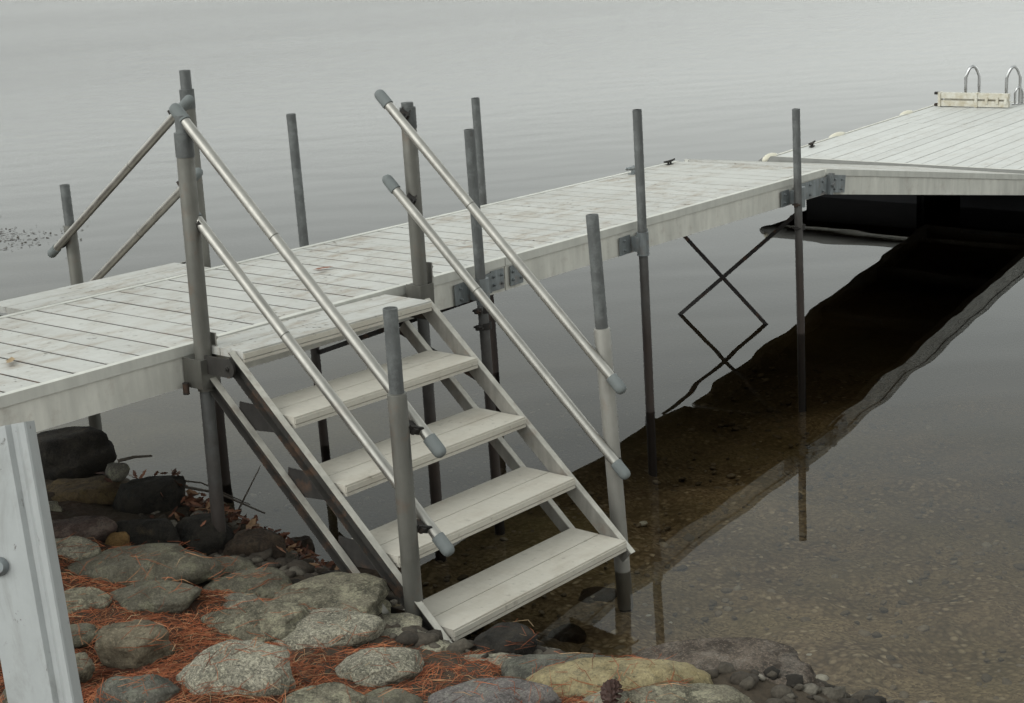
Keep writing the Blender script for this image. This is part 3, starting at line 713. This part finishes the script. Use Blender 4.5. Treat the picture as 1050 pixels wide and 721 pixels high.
# ------------------------------------------------------------------ rocks and pebbles in masses
def stuff(name, bm, mats, kind='stuff', smooth=False):
    o = link(name, bm, mats, smooth=smooth); o['kind'] = kind; return o
rnd = random.Random(3); tb = NB(); bmesh.ops.create_icosphere(tb, subdivisions=2, radius=1); tb.verts.ensure_lookup_table()
TV = [v.co.copy() for v in tb.verts]; TF = [[v.index for v in f.verts] for f in tb.faces]; tb.free(); PV, PF = [], []
for i in range(2600):
    x = rnd.uniform(.2, 5.2); y = rnd.uniform(-3.4, 1.2)
    z = tz(x, y) + .03 * noise.fractal(Vector((x * 2.2, y * 2.2, 0)), 1., 2., 5)
    if z > .02: continue
    s_ = rnd.choice((.006, .008, .009, .011, .013, .018)) * rnd.uniform(.7, 1.2)
    e = Euler((rnd.uniform(-.3, .3), rnd.uniform(-.3, .3), rnd.uniform(0, 6))).to_matrix(); of = Vector((i, i * .3, 0)); b0 = len(PV)
    for c0 in TV:
        p = c0 * (1 + .3 * noise.noise(c0 * 1.2 + of)); PV.append(tuple(e @ Vector((p.x * s_ * 1.3, p.y * s_, p.z * s_ * .5)) + Vector((x, y, z + s_ * .1))))
    PF += [[b0 + q for q in f] for f in TF]
k = N('lake pebbles', .8, 0, .3); g = k.n('ShaderNodeNewGeometry')
c = k.ramp(g.outputs['Random Per Island'], [(0, (.12, .10, .075)), (.3, (.20, .165, .12)), (.6, (.26, .215, .16)), (.88, (.34, .29, .23)), (.985, (.42, .38, .31)), (1, (.85, .85, .8))])
k.base(k.mix(1., c, k.ramp(k.noise(60, 4, .6, k.co('Position')), [(.3, .7), (.7, 1.2)]), 'MULTIPLY'))
me = bpy.data.meshes.new('pebbles'); me.from_pydata(PV, [], PF); me.update(); me.materials.append(k.m); me.shade_smooth()
o = bpy.data.objects.new('pebbles', me); col.objects.link(o); o['kind'] = 'stuff'

PV, PF = [], []; rnd = random.Random(9)
for i in range(1500):
    y = rnd.uniform(-2.9, .6); x = shore(y) - rnd.uniform(-.12, .62)
    z = tz(x, y) + .05 * noise.fractal(Vector((x * 2.2, y * 2.2, 0)), 1., 2., 5)
    s_ = rnd.choice((.008, .011, .015, .020, .030)) * rnd.uniform(.7, 1.25)
    e = Euler((rnd.uniform(-.5, .5), rnd.uniform(-.5, .5), rnd.uniform(0, 6))).to_matrix(); of = Vector((i, i * .3, 0)); b0 = len(PV)
    for c0 in TV:
        p = c0 * (1 + .45 * noise.noise(c0 * 1.3 + of)); PV.append(tuple(e @ Vector((p.x * s_ * 1.25, p.y * s_, p.z * s_ * .6)) + Vector((x, y, z + s_ * .15))))
    PF += [[b0 + q for q in f] for f in TF]
k = N('bank rubble', .9, 0, .25); g = k.n('ShaderNodeNewGeometry')
c = k.ramp(g.outputs['Random Per Island'], [(0, (.02, .017, .014)), (.4, (.055, .045, .035)), (.85, (.10, .088, .07)), (1, (.2, .18, .15))])
k.base(k.mix(1., c, k.ramp(k.noise(70, 6, .75, k.co('Position')), [(.3, .5), (.7, 1.35)]), 'MULTIPLY')); k.bump(k.noise(90, 6, .7, k.co('Position')), .7, .004)
me = bpy.data.meshes.new('bank_gravel'); me.from_pydata(PV, [], PF); me.update(); me.materials.append(k.m); me.shade_smooth()
o = bpy.data.objects.new('bank_gravel', me); col.objects.link(o); o['kind'] = 'stuff'

# bvh over ground and rocks for laying things on them
dg = bpy.context.evaluated_depsgraph_get()
bpy.context.view_layer.update()
vs, fs_ = [], []
own = []
for o in [bpy.data.objects['ground']] + rock_objs:
    base = len(vs); mw = o.matrix_world
    if o.name == 'ground':
        idx = {}
        for p in o.data.polygons:
            c = p.center
            if abs(c.x) < 4 and abs(c.y) < 5:
                f = []
                for vi in p.vertices:
                    if vi not in idx: idx[vi] = len(vs); vs.append(o.data.vertices[vi].co.copy())
                    f.append(idx[vi])
                fs_.append(f); own.append(0)
    else:
        vs += [mw @ v.co for v in o.data.vertices]
        for p in o.data.polygons: fs_.append([base + i for i in p.vertices]); own.append(1)
bvh = BVHTree.FromPolygons(vs, fs_)
def drop(x, y, z=3):
    h = bvh.ray_cast(Vector((x, y, z)), Vector((0, 0, -1)))
    return (h[0], h[1], own[h[2]]) if h[0] is not None else (None, None, None)

# pine needles
rnd = random.Random(11); V = []; F = []
def add_needle(p, d, L, w, up):
    s = d.cross(Vector((0, 0, 1)))
    if s.length < .05: s = Vector((1, 0, 0))
    s.normalize(); u = s.cross(d)
    b = len(V); bend = up * L * rnd.uniform(-.12, .18) + s * L * rnd.uniform(-.12, .12)
    for t, ww in ((0, .8), (.5, 1.), (1, .25)):
        q = p + d * (L * (t - .5)) + bend * (1 - (2 * t - 1) ** 2)
        V.extend([q + s * w * ww, q - s * w * ww * .6 + u * w * ww, q - s * w * ww * .6 - u * w * ww])
    for j in (0, 3):
        for i in range(3): F.append((b + j + i, b + j + (i + 1) % 3, b + j + 3 + (i + 1) % 3, b + j + 3 + i))
made = 0; tries = 0
# world patch that the bank covers
while made < 70000 and tries < 600000:
    tries += 1
    u_ = rnd.uniform(-1.1, 1.15); v_ = rnd.uniform(-.75, .8)
    x = -.66 + RT.x * u_ * 1.0 + .77 * v_; y = -.95 + RT.y * u_ + .63 * v_
    s = shore(y) - x
    if s < .40 or s > 2.0: continue
    dn = noise.fractal(Vector((x * 1.7, y * 1.7, 5)), 1, 2, 3)
    if y > .1 or (s < .62 and y > -1.35): continue
    if rnd.random() > .75 + dn: continue
    p, n, own_ = drop(x, y)
    if p is None: continue
    if own_ and (n.z > .45 and rnd.random() > .010 or n.z <= .45 and rnd.random() > .3): continue
    th = rnd.gauss(.1, .9) + (0 if rnd.random() < .6 else rnd.uniform(0, 3.14))
    d = Vector((math.cos(th), math.sin(th), rnd.gauss(0, .12))); d = (d - n * d.dot(n) * .8).normalized()
    add_needle(p + n * (rnd.random() ** 1.5 * (.034 if not own_ else .003)) + Vector((0, 0, .002)), d, rnd.uniform(.045, .095), rnd.uniform(.0006, .0010), n)
    made += 1
print('NEEDLES', made, tries)
me = bpy.data.meshes.new('pine_needles'); me.from_pydata([tuple(v) for v in V], [], F); me.update()
o = bpy.data.objects.new('pine_needles', me); col.objects.link(o); o['kind'] = 'stuff'
k = N('fallen pine needles', .75, 0, .25); g = k.n('ShaderNodeNewGeometry')
c = k.ramp(g.outputs['Random Per Island'], [(0, (.14, .04, .02)), (.35, (.29, .085, .036)), (.75, (.42, .145, .065)), (.94, (.42, .22, .11)), (1, (.5, .37, .22))])
k.base(k.mix(1., c, k.ramp(k.noise(7, 5, .65, k.co('Position')), [(.35, .5), (.62, 1.15)]), 'MULTIPLY'))
me.materials.append(k.m)

# leaf litter beneath the stairs and the dock
def leaf(bm, p, s, rnd, flat=.25):
    e = Euler((rnd.gauss(0, flat), rnd.gauss(0, flat), rnd.uniform(0, 6.3))).to_matrix(); n = 7; cup = rnd.uniform(-.25, .35)
    top = []; bot = []; mid = []
    for i in range(n + 1):
        t = i / n; wd = math.sin(t * math.pi) ** .7 * (.34 + .1 * math.sin(i * 2.3 + s * 900)); x = (t - .5) * 2
        cz = cup * (x * x) * .4
        mid.append(bm.verts.new(e @ Vector((x * s, 0, cz * s)) + p))
        top.append(bm.verts.new(e @ Vector((x * s, wd * s, cz * s + abs(wd) * s * .25 * cup * 2)) + p)); bot.append(bm.verts.new(e @ Vector((x * s, -wd * s, cz * s + abs(wd) * s * .3 * cup * 2)) + p))
    for i in range(n):
        bm.faces.new((mid[i], mid[i + 1], top[i + 1], top[i])); bm.faces.new((bot[i], bot[i + 1], mid[i + 1], mid[i]))
k = N('dead leaves', .75, 0, .3); g = k.n('ShaderNodeNewGeometry')
c = k.ramp(g.outputs['Random Per Island'], [(0, (.05, .022, .014)), (.4, (.12, .05, .03)), (.75, (.2, .085, .05)), (1, (.3, .19, .11))])
k.base(k.mix(1., c, k.ramp(k.noise(50, 5, .7, k.co('Position')), [(.3, .6), (.7, 1.3)]), 'MULTIPLY')); M['leaf'] = k.m
bm = NB(); rnd = random.Random(21)
for i in range(760):
    x = rnd.gauss(.30, .15); y = rnd.gauss(.20, .22)
    if not .02 < shore(y) - x < .62: continue
    p, n, q = drop(x, y)
    if p is None or p.z > .42: continue
    leaf(bm, p + Vector((0, 0, .008 + rnd.random() ** 2 * (.06 if not q else .01))), rnd.uniform(.014, .034), rnd, .5)
o = link('leaf_litter', bm, M['leaf']); o['kind'] = 'stuff'
def single_leaf(p, s, c, lab, seed):
    bm = NB(); leaf(bm, Vector((0, 0, .006)), s, random.Random(seed), .08); k = N('leaf colour', .7); k.base(k.mix(k.noise(60, 4, .6), c, tuple(q * .5 for q in c)))
    o = link('fallen_leaf', bm, k.m); o.location = p; tag(o, lab, 'leaf', 'leaves lying on the deck')
single_leaf((1.13, .53, deckz(1.13) + .004), .045, (.26, .10, .055), 'curled red brown leaf on the deck boards behind the stair handrails', 4)
single_leaf((1.09, .50, deckz(1.09) + .004), .026, (.24, .12, .07), 'small pale brown leaf touching the curled red brown leaf on the deck', 6)
single_leaf((.69, .31, deckz(.69) + .004), .016, (.05, .035, .025), 'tiny dark leaf on the deck boards just behind the top tread', 5)
single_leaf((1.37, .5, deckz(1.37) + .004), .018, (.045, .035, .03), 'tiny black leaf to the right of the curled red brown leaf on the deck', 8)
single_leaf((-.50, .33, deckz(-.5) + .004), .04, (.36, .25, .13), 'yellow brown leaf on the dock boards at the left end', 9)
# twigs
def twig(pts, r, lab):
    bm = NB(); c = Vector(pts[0]); tube(bm, [Vector(p) - c for p in pts], [r, r * .8, r * .5][:len(pts)] + [r * .4] * max(0, len(pts) - 3), 7)
    k_ = M['twig']; o = link('twig', bm, k_, smooth=True); o.location = c; tag(o, lab, 'twig', 'twigs on the bank')
k = N('twig bark', .8); k.base(k.mix(k.noise(40, 5, .7), (.05, .04, .033), (.12, .10, .08))); M['twig'] = k.m
twig([(.36, .33, .22), (.43, .33, .29), (.50, .33, .36)], .004, 'thin bare twig sticking up out of the dead leaves behind the lower stringer')
twig([(.16, .42, .38), (.27, .32, .33), (.40, .22, .22)], .006, 'grey twig lying across the dead leaves under the dock')
twig([(.14, .50, .40), (.26, .40, .36), (.40, .30, .24)], .004, 'second twig lying behind the grey one on the dead leaves')
twig([(.06, .62, .475), (.12, .60, .475), (.18, .57, .465)], .007, 'short dark stick on top of the large dark boulder under the dock')

# pine cone
pc_ = thing('pine_cone', Matrix.Translation((-.40, -1.955, .455)) @ Euler((0, R(80), R(20))).to_matrix().to_4x4(), 'small dark red brown pine cone between the rocks at the bottom edge', 'pine cone')
bm = NB(); rnd = random.Random(2)
tube(bm, [(0, 0, -.035), (0, 0, -.01), (0, 0, .03), (0, 0, .045)], [.008, .014, .009, .003], 10)
for i in range(70):
    t = i / 70; a = i * 2.4; z = -.034 + t * .078; r = .024 * math.sin(math.pi * (.18 + t * .78)) + .003
    d = Vector((math.cos(a), math.sin(a), .35)); s = Vector((-math.sin(a), math.cos(a), 0)); p = Vector((0, 0, z))
    v = [bm.verts.new(p + d * r * .3 - s * .003), bm.verts.new(p + d * r * .3 + s * .003), bm.verts.new(p + d * r + s * .006), bm.verts.new(p + d * r * 1.1 + Vector((0, 0, .003))), bm.verts.new(p + d * r - s * .006)]
    bm.faces.new(v)
k = N('pine cone scales', .7); k.base(k.mix(k.noise(90, 3, .6), (.02, .010, .008), (.075, .036, .026))); link('cone_scales', bm, k.m, pc_)

# dark flecks added to stand in for a rippled reflection at the left
bm = NB(); rnd = random.Random(5)
for i in range(230):
    x = rnd.gauss(3.95, .22); y = rnd.gauss(7.35, .42)
    leaf(bm, Vector((x, y, .003 + rnd.random() * .004)), rnd.uniform(.010, .028), rnd, .01)
k = N('dark ripple flecks', .95, 0, .05); k.base(k.mix(k.noise(9, 4, .6, k.co('Position')), (.018, .017, .014), (.07, .055, .038)))
o = link('dark_ripple_flecks', bm, k.m); o['kind'] = 'stuff'
